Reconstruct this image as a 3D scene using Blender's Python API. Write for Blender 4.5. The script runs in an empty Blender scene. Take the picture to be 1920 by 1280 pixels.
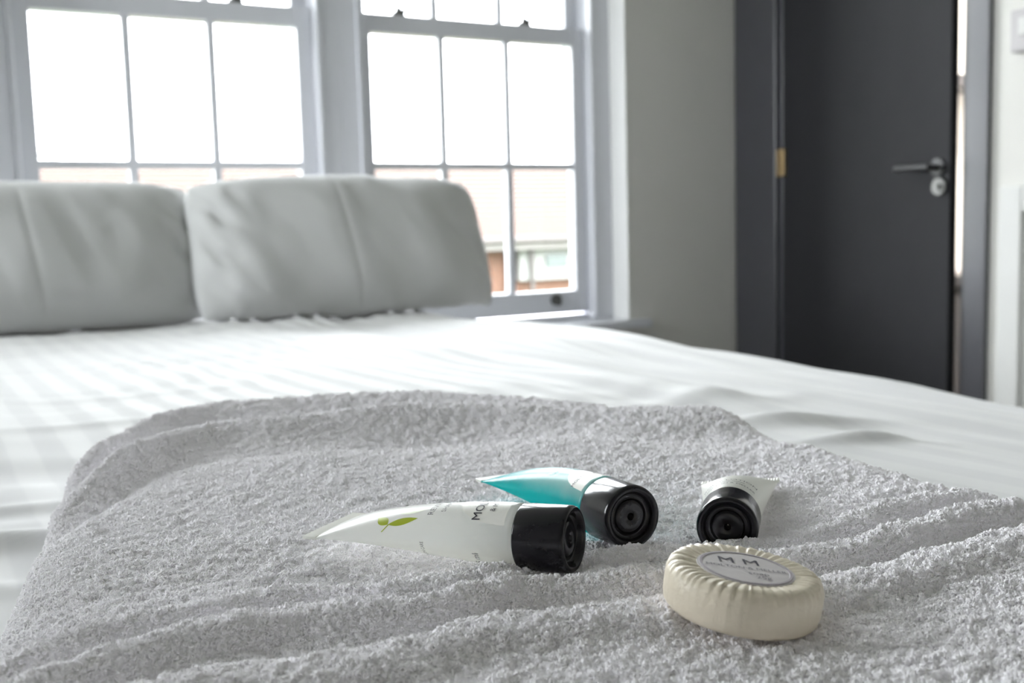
import bpy, bmesh, math, random
import numpy as np
from mathutils import Matrix, Vector, Euler

random.seed(7)
rng = np.random.default_rng(7)
scene = bpy.context.scene
col = scene.collection

# ------------------------------------------------------------------ camera
YAW = math.radians(29.0); PITCH = math.atan(210 / 2000); ROLL = 0.028
CAM_Z = 0.80
fw0 = Vector((math.sin(YAW), math.cos(YAW), 0)); rt0 = Vector((math.cos(YAW), -math.sin(YAW), 0)); up0 = Vector((0, 0, 1))
fw = fw0 * math.cos(PITCH) - up0 * math.sin(PITCH)
up1 = up0 * math.cos(PITCH) + fw0 * math.sin(PITCH)
rt = rt0 * math.cos(ROLL) - up1 * math.sin(ROLL)
up = up1 * math.cos(ROLL) + rt0 * math.sin(ROLL)
cd = bpy.data.cameras.new('camera'); cam = bpy.data.objects.new('camera', cd); col.objects.link(cam)
M = Matrix((rt, up, -fw)).transposed().to_4x4(); M.translation = Vector((0, 0, CAM_Z)); cam.matrix_world = M
cd.sensor_width = 36; cd.lens = 37.5; cd.clip_start = 0.02; cd.clip_end = 200
cd.dof.use_dof = True; cd.dof.focus_distance = 0.455; cd.dof.aperture_fstop = 11.8; cd.dof.aperture_blades = 7
scene.camera = cam

# ------------------------------------------------------------------ sky, exposure
SKY = 1.0
EXPOSURE = 4.52
w = bpy.data.worlds.new('overcast_sky'); scene.world = w; w.use_nodes = True
bg = w.node_tree.nodes['Background']; bg.inputs[0].default_value = (0.95, 0.965, 1.0, 1); bg.inputs[1].default_value = SKY
vs = scene.view_settings
vs.view_transform = 'Standard'; vs.look = 'None'; vs.gamma = 1; vs.use_curve_mapping = False; vs.exposure = EXPOSURE
scene.cycles.max_bounces = 16; scene.cycles.diffuse_bounces = 9; scene.cycles.transparent_max_bounces = 24
scene.cycles.transmission_bounces = 8; scene.cycles.adaptive_threshold = 0.03

# ------------------------------------------------------------------ helpers
def tag(o, label=None, cat=None, group=None, kind=None):
    if label: o['label'] = label
    if cat: o['category'] = cat
    if group: o['group'] = group
    if kind: o['kind'] = kind
    return o

def empty(name, loc=(0, 0, 0), parent=None):
    o = bpy.data.objects.new(name, None); col.objects.link(o); o.location = loc; o.empty_display_size = 0.05
    if parent: o.parent = parent
    return o

def link(name, me, mat=None, parent=None, smooth=False):
    if mat is not None:
        me.materials.clear(); me.materials.append(mat)
    if smooth:
        me.polygons.foreach_set('use_smooth', [True] * len(me.polygons))
    o = bpy.data.objects.new(name, me); col.objects.link(o)
    if parent: o.parent = parent
    return o

def mesh_py(name, v, f):
    me = bpy.data.meshes.new(name); me.from_pydata([tuple(map(float, p)) for p in v], [], f); me.update(); return me

def boxes(name, lst, mat, parent=None, bev=0.0, segs=2):
    bm = bmesh.new()
    for (x0, x1, y0, y1, z0, z1) in lst:
        r = bmesh.ops.create_cube(bm, size=1)
        bmesh.ops.transform(bm, verts=r['verts'], matrix=Matrix.Translation(((x0+x1)/2, (y0+y1)/2, (z0+z1)/2)) @ Matrix.Diagonal((abs(x1-x0), abs(y1-y0), abs(z1-z0), 1)))
    if bev > 0:
        bmesh.ops.bevel(bm, geom=list(bm.edges), offset=bev, segments=segs, profile=0.5, affect='EDGES')
    me = bpy.data.meshes.new(name); bm.to_mesh(me); bm.free()
    return link(name, me, mat, parent)

def box(name, x0, x1, y0, y1, z0, z1, mat, parent=None, bev=0.0):
    return boxes(name, [(x0, x1, y0, y1, z0, z1)], mat, parent, bev)

def lathe_mesh(name, prof, n=48, axis='X', cap0=False, cap1=False):
    """prof: list of (along, radius)."""
    v = []; f = []
    for (l, r) in prof:
        for k in range(n):
            a = 2 * math.pi * k / n
            v.append((l, r * math.cos(a), r * math.sin(a)) if axis == 'X' else (r * math.cos(a), r * math.sin(a), l))
    m = len(prof)
    for i in range(m - 1):
        for k in range(n):
            k2 = (k + 1) % n
            f.append((i * n + k, i * n + k2, (i + 1) * n + k2, (i + 1) * n + k))
    if cap0: f.append(tuple(range(n))[::-1])
    if cap1: f.append(tuple((m - 1) * n + k for k in range(n)))
    me = mesh_py(name, v, f)
    bm = bmesh.new(); bm.from_mesh(me); bmesh.ops.recalc_face_normals(bm, faces=bm.faces); bm.to_mesh(me); bm.free()
    return me

def smoothstep(a, b, x):
    t = np.clip((np.asarray(x, float) - a) / (b - a), 0, 1); return t * t * (3 - 2 * t)

_perm = rng.random((256, 256))
def vnoise(x, y, seed=0):
    """smooth value noise in [-1, 1]."""
    x = np.asarray(x, float) + 17.3 * seed; y = np.asarray(y, float) + 9.7 * seed
    xi = np.floor(x).astype(int); yi = np.floor(y).astype(int); fx = x - xi; fy = y - yi
    fx = fx * fx * fx * (fx * (fx * 6 - 15) + 10); fy = fy * fy * fy * (fy * (fy * 6 - 15) + 10)
    g = lambda i, j: _perm[(i + 31 * seed) % 256, (j + 57 * seed) % 256]
    a = g(xi, yi) * (1 - fx) + g(xi + 1, yi) * fx; b = g(xi, yi + 1) * (1 - fx) + g(xi + 1, yi + 1) * fx
    return 2 * (a * (1 - fy) + b * fy) - 1

def grid_faces(nu, nv):
    i = np.arange(nu - 1)[:, None] * nv + np.arange(nv - 1)[None, :]
    return np.stack([i, i + nv, i + nv + 1, i + 1], -1).reshape(-1, 4)

def grid_mesh(name, P):
    """P: (nu, nv, 3) array -> quad mesh."""
    nu, nv = P.shape[:2]; me = bpy.data.meshes.new(name); f = grid_faces(nu, nv)
    me.vertices.add(nu * nv); me.vertices.foreach_set('co', P.reshape(-1).astype(np.float32))
    me.loops.add(f.size); me.loops.foreach_set('vertex_index', f.reshape(-1).astype(np.int32))
    me.polygons.add(len(f)); me.polygons.foreach_set('loop_start', np.arange(0, f.size, 4, dtype=np.int32))
    me.polygons.foreach_set('use_smooth', np.ones(len(f), dtype=bool))
    me.update(calc_edges=True); me.validate(); return me

# ------------------------------------------------------------------ materials
def mat(name, c, rough=0.5, var=0.04, vscale=30.0, bump=0.0, bscale=200.0, spec=0.5, metal=0.0, sheen=0.0, coat=0.0, stretch=None):
    m = bpy.data.materials.new(name); m.use_nodes = True; nt = m.node_tree; N = nt.nodes; L = nt.links
    b = N['Principled BSDF']; b.inputs['Roughness'].default_value = rough; b.inputs['Metallic'].default_value = metal
    b.inputs['Specular IOR Level'].default_value = spec; b.inputs['Sheen Weight'].default_value = sheen
    b.inputs['Coat Weight'].default_value = coat
    tc = N.new('ShaderNodeTexCoord'); mp = N.new('ShaderNodeMapping'); L.new(tc.outputs['Object'], mp.inputs[0])
    if stretch: mp.inputs['Scale'].default_value = stretch
    nz = N.new('ShaderNodeTexNoise'); nz.inputs['Scale'].default_value = vscale; nz.inputs['Detail'].default_value = 3; L.new(mp.outputs[0], nz.inputs['Vector'])
    mx = N.new('ShaderNodeMix'); mx.data_type = 'RGBA'
    mx.inputs['A'].default_value = tuple(x * (1 - var) for x in c) + (1,); mx.inputs['B'].default_value = tuple(min(1, x * (1 + var)) for x in c) + (1,)
    L.new(nz.outputs['Fac'], mx.inputs['Factor']); L.new(mx.outputs['Result'], b.inputs['Base Color'])
    if bump > 0:
        n2 = N.new('ShaderNodeTexNoise'); n2.inputs['Scale'].default_value = bscale; L.new(mp.outputs[0], n2.inputs['Vector'])
        bp = N.new('ShaderNodeBump'); bp.inputs['Strength'].default_value = bump; bp.inputs['Distance'].default_value = 0.002
        L.new(n2.outputs['Fac'], bp.inputs['Height']); L.new(bp.outputs[0], b.inputs['Normal'])
    return m

def glass_mat():
    m = bpy.data.materials.new('window_glass'); m.use_nodes = True; nt = m.node_tree; N = nt.nodes; L = nt.links
    N.remove(N['Principled BSDF']); out = N['Material Output']
    tr = N.new('ShaderNodeBsdfTransparent'); tr.inputs[0].default_value = (0.97, 0.985, 0.98, 1)
    gl = N.new('ShaderNodeBsdfGlossy'); gl.inputs['Roughness'].default_value = 0.02
    fr = N.new('ShaderNodeFresnel'); fr.inputs['IOR'].default_value = 1.3
    nz = N.new('ShaderNodeTexNoise'); nz.inputs['Scale'].default_value = 2.0
    bp = N.new('ShaderNodeBump'); bp.inputs['Strength'].default_value = 0.02; L.new(nz.outputs['Fac'], bp.inputs['Height']); L.new(bp.outputs[0], gl.inputs['Normal'])
    mx = N.new('ShaderNodeMixShader'); L.new(fr.outputs[0], mx.inputs[0]); L.new(tr.outputs[0], mx.inputs[1]); L.new(gl.outputs[0], mx.inputs[2])
    L.new(mx.outputs[0], out.inputs['Surface']); return m

def translucent_mat(name, c_top, c_low, z0, z1, tfac=0.45, rough=0.28, ctrans=None):
    """tinted plastic film over liquid: colour goes from c_low to c_top across the liquid level (object z)."""
    m = bpy.data.materials.new(name); m.use_nodes = True; nt = m.node_tree; N = nt.nodes; L = nt.links
    b = N['Principled BSDF']; b.inputs['Roughness'].default_value = rough; out = N['Material Output']
    tc = N.new('ShaderNodeTexCoord'); sp = N.new('ShaderNodeSeparateXYZ'); L.new(tc.outputs['Object'], sp.inputs[0])
    nz = N.new('ShaderNodeTexNoise'); nz.inputs['Scale'].default_value = 90; L.new(tc.outputs['Object'], nz.inputs['Vector'])
    ad = N.new('ShaderNodeMath'); ad.operation = 'MULTIPLY_ADD'; ad.inputs[1].default_value = 0.003; L.new(nz.outputs['Fac'], ad.inputs[0]); L.new(sp.outputs['Z'], ad.inputs[2])
    mr = N.new('ShaderNodeMapRange'); mr.inputs['From Min'].default_value = z0; mr.inputs['From Max'].default_value = z1; mr.interpolation_type = 'SMOOTHSTEP'; L.new(ad.outputs[0], mr.inputs['Value'])
    mx = N.new('ShaderNodeMix'); mx.data_type = 'RGBA'; mx.inputs['A'].default_value = c_low + (1,); mx.inputs['B'].default_value = c_top + (1,)
    L.new(mr.outputs['Result'], mx.inputs['Factor']); L.new(mx.outputs['Result'], b.inputs['Base Color'])
    t = N.new('ShaderNodeBsdfTranslucent'); L.new(mx.outputs['Result'], t.inputs['Color'])
    ms = N.new('ShaderNodeMixShader'); ms.inputs[0].default_value = tfac; L.new(b.outputs[0], ms.inputs[1]); L.new(t.outputs[0], ms.inputs[2])
    L.new(ms.outputs[0], out.inputs['Surface']); return m

def cloth_mat(name, c, stripe=0.0):
    m = mat(name, c, rough=0.85, var=0.02, vscale=12, spec=0.25, sheen=0.25)
    nt = m.node_tree; N = nt.nodes; L = nt.links; b = N['Principled BSDF']
    tc = N.new('ShaderNodeTexCoord'); sp = N.new('ShaderNodeSeparateXYZ'); L.new(tc.outputs['Object'], sp.inputs[0])
    wv1 = N.new('ShaderNodeTexWave'); wv1.inputs['Scale'].default_value = 900; wv1.bands_direction = 'X'; L.new(tc.outputs['Object'], wv1.inputs['Vector'])
    wv2 = N.new('ShaderNodeTexWave'); wv2.inputs['Scale'].default_value = 900; wv2.bands_direction = 'Y'; L.new(tc.outputs['Object'], wv2.inputs['Vector'])
    ad = N.new('ShaderNodeMath'); ad.operation = 'ADD'; L.new(wv1.outputs['Fac'], ad.inputs[0]); L.new(wv2.outputs['Fac'], ad.inputs[1])
    bp = N.new('ShaderNodeBump'); bp.inputs['Strength'].default_value = 0.12; bp.inputs['Distance'].default_value = 0.0006
    L.new(ad.outputs[0], bp.inputs['Height']); L.new(bp.outputs[0], b.inputs['Normal'])
    if stripe > 0:   # woven satin stripe: alternate bands shine differently
        ws = N.new('ShaderNodeTexWave'); ws.wave_profile = 'SIN'; ws.bands_direction = 'X'; ws.inputs['Scale'].default_value = 7.5; L.new(tc.outputs['Object'], ws.inputs['Vector'])
        mr = N.new('ShaderNodeMapRange'); mr.inputs['From Min'].default_value = 0.45; mr.inputs['From Max'].default_value = 0.55
        mr.inputs['To Min'].default_value = 0.9; mr.inputs['To Max'].default_value = 0.72; L.new(ws.outputs['Fac'], mr.inputs['Value']); L.new(mr.outputs[0], b.inputs['Roughness'])
        mc = N.new('ShaderNodeMix'); mc.data_type = 'RGBA'; mc.inputs['A'].default_value = (0.685, 0.685, 0.695, 1); mc.inputs['B'].default_value = (0.725, 0.725, 0.73, 1)
        m2 = N.new('ShaderNodeMapRange'); m2.inputs['From Min'].default_value = 0.4; m2.inputs['From Max'].default_value = 0.6; L.new(ws.outputs['Fac'], m2.inputs['Value'])
        L.new(m2.outputs[0], mc.inputs['Factor']); L.new(mc.outputs['Result'], b.inputs['Base Color'])
    return m

M_wall = mat('pale_grey_wall_paint', (0.69, 0.68, 0.65), 0.75, 0.02, 6, 0.05, 350)
M_ceil = mat('white_ceiling_paint', (0.8, 0.8, 0.79), 0.9, 0.02, 5)
M_reveal = mat('white_reveal_paint', (0.86, 0.86, 0.85), 0.6, 0.01, 8)
M_floor = mat('grey_carpet', (0.24, 0.23, 0.22), 0.95, 0.15, 300, 0.4, 600)
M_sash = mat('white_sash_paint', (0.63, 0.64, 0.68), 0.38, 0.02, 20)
M_glass = glass_mat()
M_chrome = mat('brushed_metal', (0.16, 0.16, 0.155), 0.5, 0.04, 60, metal=1.0)
M_door = mat('charcoal_door_paint', (0.024, 0.024, 0.027), 0.6, 0.1, 9, 0.04, 300, spec=0.15)
M_frame = mat('charcoal_frame_paint', (0.048, 0.048, 0.058), 0.3, 0.1, 12, spec=1.0)
M_brass = mat('aged_brass', (0.55, 0.40, 0.22), 0.4, 0.1, 60, metal=1.0)
M_blackmetal = mat('black_metal', (0.02, 0.02, 0.022), 0.4, 0.1, 60)
M_panel = mat('white_enamel', (0.66, 0.66, 0.645), 0.4, 0.02, 20)
M_switch = mat('grey_plastic_plate', (0.5, 0.48, 0.49), 0.4, 0.02, 20)
M_sheet = cloth_mat('white_stripe_sheet', (0.86, 0.86, 0.87), stripe=1.0)
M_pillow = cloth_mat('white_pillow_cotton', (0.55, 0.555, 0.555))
M_mattress = mat('cream_ticking', (0.7, 0.68, 0.62), 0.9, 0.05, 40)
M_divan = mat('dark_divan_fabric', (0.08, 0.08, 0.09), 0.9, 0.1, 80)
M_towel = mat('white_terry_ground', (0.94, 0.93, 0.945), 1.0, 0.06, 400, 0.6, 1500, spec=0.0)
M_pile = mat('white_terry_loops', (0.985, 0.970, 0.996), 1.0, 0.004, 60, spec=0.0)
_n = M_pile.node_tree; _t = _n.nodes.new('ShaderNodeBsdfTranslucent'); _t.inputs[0].default_value = (0.985, 0.973, 0.994, 1); _m = _n.nodes.new('ShaderNodeMixShader'); _m.inputs[0].default_value = 0.0
_n.links.new(_n.nodes['Principled BSDF'].outputs[0], _m.inputs[1]); _n.links.new(_t.outputs[0], _m.inputs[2]); _n.links.new(_m.outputs[0], _n.nodes['Material Output'].inputs['Surface'])
M_cap = mat('black_gloss_plastic', (0.010, 0.009, 0.012), 0.16, 0.1, 500, spec=0.35)
M_shampoo = translucent_mat('milky_tube_film', (0.95, 0.955, 0.94), (0.95, 0.935, 0.89), -0.006, 0.004, 0.68, 0.26)
M_teal = translucent_mat('teal_gel_tube_film', (0.74, 0.92, 0.90), (0.0, 0.62, 0.63), 0.0035, 0.0125, 0.6, 0.26)
M_lotion = translucent_mat('white_lotion_tube_film', (0.88, 0.88, 0.84), (0.88, 0.87, 0.83), -0.006, 0.006, 0.35, 0.4)
M_label = mat('white_print', (0.92, 0.91, 0.87), 0.4, 0.01, 100)
M_ink = mat('dark_print_ink', (0.03, 0.025, 0.045), 0.6, 0.1, 100)
M_fadedink = mat('faded_print_ink', (0.16, 0.15, 0.17), 0.6, 0.1, 100)
M_whiteink = mat('white_print_ink', (0.85, 0.92, 0.92), 0.5, 0.02, 100)
M_leaf = mat('leaf_green_print', (0.42, 0.50, 0.02), 0.4, 0.12, 120)
M_paleleaf = mat('pale_leaf_print', (0.72, 0.78, 0.58), 0.4, 0.06, 120)
M_soap = mat('cream_pleated_paper', (0.78, 0.70, 0.57), 0.42, 0.05, 60, 0.15, 500, spec=0.45)
M_soaplabel = mat('lavender_paper_label', (0.60, 0.565, 0.575), 0.55, 0.03, 60)
M_soapring = mat('mauve_print_ring', (0.40, 0.36, 0.40), 0.55, 0.03, 60)
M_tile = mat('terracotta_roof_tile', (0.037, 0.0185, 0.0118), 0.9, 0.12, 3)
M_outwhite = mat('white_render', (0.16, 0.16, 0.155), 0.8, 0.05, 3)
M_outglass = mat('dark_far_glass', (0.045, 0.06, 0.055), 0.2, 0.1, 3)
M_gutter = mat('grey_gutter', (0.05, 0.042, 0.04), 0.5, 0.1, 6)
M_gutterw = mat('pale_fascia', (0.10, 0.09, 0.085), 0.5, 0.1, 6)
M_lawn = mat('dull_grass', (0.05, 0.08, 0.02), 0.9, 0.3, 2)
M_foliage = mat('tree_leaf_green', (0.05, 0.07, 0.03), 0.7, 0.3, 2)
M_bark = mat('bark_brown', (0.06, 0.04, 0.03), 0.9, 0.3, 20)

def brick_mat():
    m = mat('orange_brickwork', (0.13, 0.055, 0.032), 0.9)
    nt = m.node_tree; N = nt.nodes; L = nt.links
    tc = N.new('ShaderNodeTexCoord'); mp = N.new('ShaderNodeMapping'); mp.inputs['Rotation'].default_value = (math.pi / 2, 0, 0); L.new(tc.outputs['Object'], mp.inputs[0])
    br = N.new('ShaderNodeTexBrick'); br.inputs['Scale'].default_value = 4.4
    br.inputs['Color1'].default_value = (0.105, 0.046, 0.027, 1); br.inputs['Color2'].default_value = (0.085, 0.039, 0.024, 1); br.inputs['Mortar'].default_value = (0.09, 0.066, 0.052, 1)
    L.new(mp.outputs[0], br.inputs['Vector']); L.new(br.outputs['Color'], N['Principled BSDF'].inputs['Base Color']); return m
M_brick = brick_mat()

# ------------------------------------------------------------------ room shell
WY = 3.25          # window wall, inner face
RX = 2.83          # right wall, inner face
LX, BY, CZ = -2.3, -2.6, 2.75
OX0, OX1, OZ0, OZ1 = 0.19, 2.305, 0.43, 2.52   # window opening
WT = 0.30
tag(box('floor', LX - 0.1, RX + 2.2, BY - 0.1, WY + WT, -0.1, 0.0, M_floor), kind='structure')
tag(box('ceiling', LX - 0.1, RX + 2.2, BY - 0.1, WY + WT, CZ, CZ + 0.1, M_ceil), kind='structure')
SY0, SY1, SZ0, SZ1 = 1.8, 3.1, 1.0, 2.45      # opening for the added side window in the left wall
tag(boxes('wall_left', [(LX - 0.1, LX, BY - 0.1, SY0, 0, CZ), (LX - 0.1, LX, SY1, WY + WT, 0, CZ), (LX - 0.1, LX, SY0, SY1, 0, SZ0), (LX - 0.1, LX, SY0, SY1, SZ1, CZ)], M_wall), kind='structure')
tag(box('wall_back', LX - 0.1, RX + 2.2, BY - 0.1, BY, 0, CZ, M_wall), kind='structure')
ww = tag(boxes('wall_window', [(LX, OX0, WY, WY + WT, 0, CZ), (OX1, RX + 0.1, WY, WY + WT, 0, CZ), (OX0, OX1, WY, WY + WT, OZ1, CZ), (OX0, OX1, WY, WY + WT, 0, OZ0)], M_wall), kind='structure')
# white plaster lining of the reveal
rv = box('reveal_lining', OX1 - 0.004, OX1 + 0.0005, WY - 0.002, WY + 0.165, OZ0, OZ1, M_reveal, ww)
box('reveal_lining', OX0 - 0.0005, OX0 + 0.004, WY - 0.002, WY + 0.165, OZ0, OZ1, M_reveal, ww)
box('reveal_lining', OX0, OX1, WY - 0.002, WY + 0.165, OZ1 - 0.004, OZ1 + 0.0005, M_reveal, ww)
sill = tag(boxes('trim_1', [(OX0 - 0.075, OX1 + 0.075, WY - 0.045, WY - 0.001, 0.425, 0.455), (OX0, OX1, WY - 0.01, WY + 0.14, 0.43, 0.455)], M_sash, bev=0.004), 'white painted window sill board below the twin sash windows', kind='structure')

# right wall with doorway
DY0, DY1, DZ = 2.20, 3.025, 2.06     # structural opening in Y
tag(boxes('wall_right', [(RX, RX + 0.12, BY, DY0, 0, CZ), (RX, RX + 0.12, DY1, WY, 0, CZ), (RX, RX + 0.12, DY0, DY1, DZ, CZ)], M_wall), kind='structure')
# frame (lining + architraves), charcoal
box_ = lambda n, *a, **k: tag(boxes(n, *a, **k), kind='structure')
fr = empty('door_1', (0, 0, 0)); tag(fr, 'charcoal painted door standing slightly ajar in its dark frame', kind='structure')
boxes('door_lining', [(RX - 0.002, RX + 0.13, DY1 - 0.028, DY1, 0, DZ), (RX - 0.002, RX + 0.13, DY0, DY0 + 0.018, 0, DZ), (RX - 0.002, RX + 0.13, DY0, DY1, DZ - 0.03, DZ)], M_frame, fr, bev=0.002)
box('architrave', RX - 0.02, RX, DY1 - 0.008, WY - 0.008, 0, DZ + 0.05, M_frame, fr, bev=0.004)
box('architrave', RX - 0.02, RX, DY0 - 0.082, DY0 + 0.004, 0, DZ + 0.05, M_frame, fr, bev=0.004)
box('architrave', RX - 0.02, RX, DY0 - 0.082, WY - 0.008, DZ - 0.004, DZ + 0.07, M_frame, fr, bev=0.004)
# leaf, hinged at far side, open a few degrees into the room
leaf = empty('door_leaf', (RX - 0.004, DY1 - 0.026, 0), fr); leaf.rotation_euler = (0, 0, -math.radians(3.2))
LW = 0.774
box('leaf_panel', 0.0, 0.032, -LW, -0.004, 0.006, DZ - 0.034, M_door, leaf, bev=0.003)
for hz in (0.18, 1.017, 1.80):
    boxes('hinge', [(-0.013, 0.003, -0.022, 0.026, hz - 0.05, hz + 0.05)], M_brass, leaf, bev=0.003)
hd = bmesh.new()
def add_cyl(bm, p0, p1, r, n=20):
    d = (Vector(p1) - Vector(p0)); q = bmesh.ops.create_cone(bm, cap_ends=True, segments=n, radius1=r, radius2=r, depth=d.length)
    bmesh.ops.transform(bm, verts=q['verts'], matrix=Matrix.Translation((Vector(p0) + Vector(p1)) / 2) @ d.to_track_quat('Z', 'Y').to_matrix().to_4x4())
add_cyl(hd, (0, -LW + 0.046, 0.955), (-0.008, -LW + 0.046, 0.955), 0.027)
add_cyl(hd, (-0.005, -LW + 0.046, 0.955), (-0.05, -LW + 0.046, 0.955), 0.009)
add_cyl(hd, (-0.048, -LW + 0.038, 0.955), (-0.048, -LW + 0.175, 0.957), 0.010)
me = bpy.data.meshes.new('door_handle'); hd.to_mesh(me); hd.free(); link('door_handle', me, M_blackmetal, leaf)
hk = bmesh.new(); add_cyl(hk, (0, -LW + 0.036, 0.895), (-0.012, -LW + 0.036, 0.895), 0.026); add_cyl(hk, (-0.01, -LW + 0.036, 0.895), (-0.022, -LW + 0.036, 0.895), 0.011)
me = bpy.data.meshes.new('lock_rose'); hk.to_mesh(me); hk.free(); link('lock_rose', me, M_chrome, leaf)

# lit room beyond the door
HX = RX + 0.12
tag(box('wall_hall', HX + 1.35, HX + 1.45, 1.0, WY + WT, 0, CZ, M_reveal), kind='structure'); tag(box('wall_hall_near', HX, HX + 1.35, 0.9, 1.0, 0, CZ, M_reveal), kind='structure'); tag(box('wall_hall_far', HX - 0.02, HX + 1.35, WY, WY + WT, 0, CZ, M_reveal), kind='structure')
cab = empty('hall_cabinet', (HX + 0.98, 2.45, 0)); tag(cab, 'dark cabinet in the lit room, glimpsed through the door gap', 'cabinet')
box('cabinet_body', 0.02, 0.36, 0.0, 0.78, 0.0, 0.545, M_frame, cab, bev=0.004)
box('cabinet_top', 0.0, 0.37, -0.01, 0.785, 0.545, 0.565, M_switch, cab, bev=0.004)
kn = bmesh.new(); bmesh.ops.create_uvsphere(kn, u_segments=16, v_segments=10, radius=0.022); bmesh.ops.translate(kn, verts=kn.verts, vec=(0.0, 0.67, 0.485))
me = bpy.data.meshes.new('knob'); kn.to_mesh(me); kn.free(); link('knob', me, M_chrome, cab, smooth=True)
shelf = tag(box('wall_shelf', HX + 0.65, HX + 1.349, 3.06, 3.249, 1.345, 1.395, M_frame, bev=0.003), 'dark narrow shelf on the lit wall beyond the door gap', 'shelf')
lamp = empty('ceiling_lamp', (HX + 0.7, 2.2, CZ)); tag(lamp, 'round white ceiling lamp in the room beyond the door', 'lamp')
lm = lathe_mesh('lamp_shade', [(-0.07, 0.0005), (-0.07, 0.12), (-0.05, 0.15), (-0.001, 0.16)], 32, 'Z'); 
ms = mat('lit_lamp_shade', (0.9, 0.88, 0.82), 0.5); b_ = ms.node_tree.nodes['Principled BSDF']; b_.inputs['Emission Color'].default_value = (1, 0.92, 0.85, 1); b_.inputs['Emission Strength'].default_value = 12
link('lamp_shade', lm, ms, lamp, smooth=True)

# white framed panel and small grey plate on the right wall
pn = empty('wall_panel', (RX, 1.62, 0)); tag(pn, 'white framed panel on the right wall, right of the dark door', 'panel')
box('panel_back', -0.012, 0.0, -0.42, 0.42, 0.10, 0.875, M_panel, pn)
boxes('panel_frame', [(-0.03, 0, -0.45, -0.375, 0.06, 0.885), (-0.03, 0, 0.375, 0.45, 0.06, 0.885), (-0.03, 0, -0.375, 0.375, 0.81, 0.885), (-0.03, 0, -0.375, 0.375, 0.06, 0.135)], M_panel, pn, bev=0.006)
box('panel_field', -0.022, 0, -0.345, 0.345, 0.165, 0.78, M_panel, pn, bev=0.008)
pl = empty('wall_plate', (RX, 2.02, 1.31)); tag(pl, 'small grey plastic plate high on the right wall beside the dark door frame', 'wall plate')
box('plate_body', -0.028, 0, -0.06, 0.025, -0.045, 0.075, M_switch, pl, bev=0.006)
box('plate_dial', -0.034, -0.027, -0.045, -0.005, 0.0, 0.05, M_panel, pl, bev=0.003)

# ------------------------------------------------------------------ windows
GY = 3.41
def make_window(name, label, gx0, m1, m2, gx1, fx0, fx1):
    wd = empty(name, (0, 0, 0)); tag(wd, label, kind='structure')
    # outer box frame
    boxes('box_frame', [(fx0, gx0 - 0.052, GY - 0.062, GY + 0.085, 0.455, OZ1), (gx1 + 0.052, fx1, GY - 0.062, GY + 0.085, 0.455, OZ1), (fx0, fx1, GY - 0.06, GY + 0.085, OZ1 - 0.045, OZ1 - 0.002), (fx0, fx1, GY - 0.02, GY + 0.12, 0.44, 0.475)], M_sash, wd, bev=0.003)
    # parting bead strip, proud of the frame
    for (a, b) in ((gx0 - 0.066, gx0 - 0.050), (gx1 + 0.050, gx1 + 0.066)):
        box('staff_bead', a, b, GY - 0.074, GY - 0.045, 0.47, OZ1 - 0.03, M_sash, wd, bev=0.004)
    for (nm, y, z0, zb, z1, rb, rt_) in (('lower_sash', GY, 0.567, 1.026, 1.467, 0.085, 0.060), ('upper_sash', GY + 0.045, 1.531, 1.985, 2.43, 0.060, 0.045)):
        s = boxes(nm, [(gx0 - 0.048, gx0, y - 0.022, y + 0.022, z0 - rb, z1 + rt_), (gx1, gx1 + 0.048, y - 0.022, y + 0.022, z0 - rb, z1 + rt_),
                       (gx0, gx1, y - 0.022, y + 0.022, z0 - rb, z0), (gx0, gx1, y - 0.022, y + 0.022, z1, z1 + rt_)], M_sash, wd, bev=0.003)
        bw = 0.0125
        for m_ in (m1, m2):
            box('glazing_bar', m_ - bw, m_ + bw, y - 0.016, y + 0.016, z0, z1, M_sash, s, bev=0.002)
        box('glazing_bar', gx0, gx1, y - 0.0155, y + 0.0155, zb - bw, zb + bw, M_sash, s, bev=0.002)
        xs = [gx0, m1, m2, gx1]
        for i in range(3):
            for (a, b) in ((z0, zb), (zb, z1)):
                box('pane', xs[i] + 0.001, xs[i + 1] - 0.001, y + 0.002, y + 0.006, a + 0.001, b - 0.001, M_glass, s)
        # timber horn under / over the meeting rail
        if nm == 'upper_sash':
            for (a, b) in ((gx0 - 0.048, gx0 - 0.006), (gx1 + 0.006, gx1 + 0.048)):
                box('sash_horn', a, b, y - 0.022, y + 0.022, z0 - rb - 0.05, z0 - rb + 0.002, M_sash, s, bev=0.006)
    for fx in (gx0 + 0.115, gx1 - 0.185):     # sash fasteners on the meeting rail
        b = bmesh.new(); add_cyl(b, (fx, GY, 1.526), (fx, GY, 1.54), 0.024); add_cyl(b, (fx, GY, 1.538), (fx + 0.03, GY - 0.012, 1.552), 0.007); add_cyl(b, (fx, GY, 1.538), (fx, GY, 1.557), 0.011)
        me = bpy.data.meshes.new('sash_fastener'); b.to_mesh(me); b.free(); link('sash_fastener', me, M_chrome, wd, smooth=False)
    for fx in (gx0 + 0.10, gx1 - 0.095):      # sash lifts on the bottom rail
        b = bmesh.new(); add_cyl(b, (fx, GY - 0.022, 0.535), (fx, GY - 0.034, 0.535), 0.021); add_cyl(b, (fx - 0.0, GY - 0.034, 0.53), (fx, GY - 0.05, 0.522), 0.010)
        me = bpy.data.meshes.new('sash_lift'); b.to_mesh(me); b.free(); link('sash_lift', me, M_chrome, wd)
    return wd
make_window('window_1', 'white six-over-six sash window behind the left pillow', 0.333, 0.596, 0.848, 1.119, OX0, 1.2455)
make_window('window_2', 'white six-over-six sash window beside the grey wall and the reveal', 1.372, 1.635, 1.893, 2.163, 1.2455, OX1)
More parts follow.
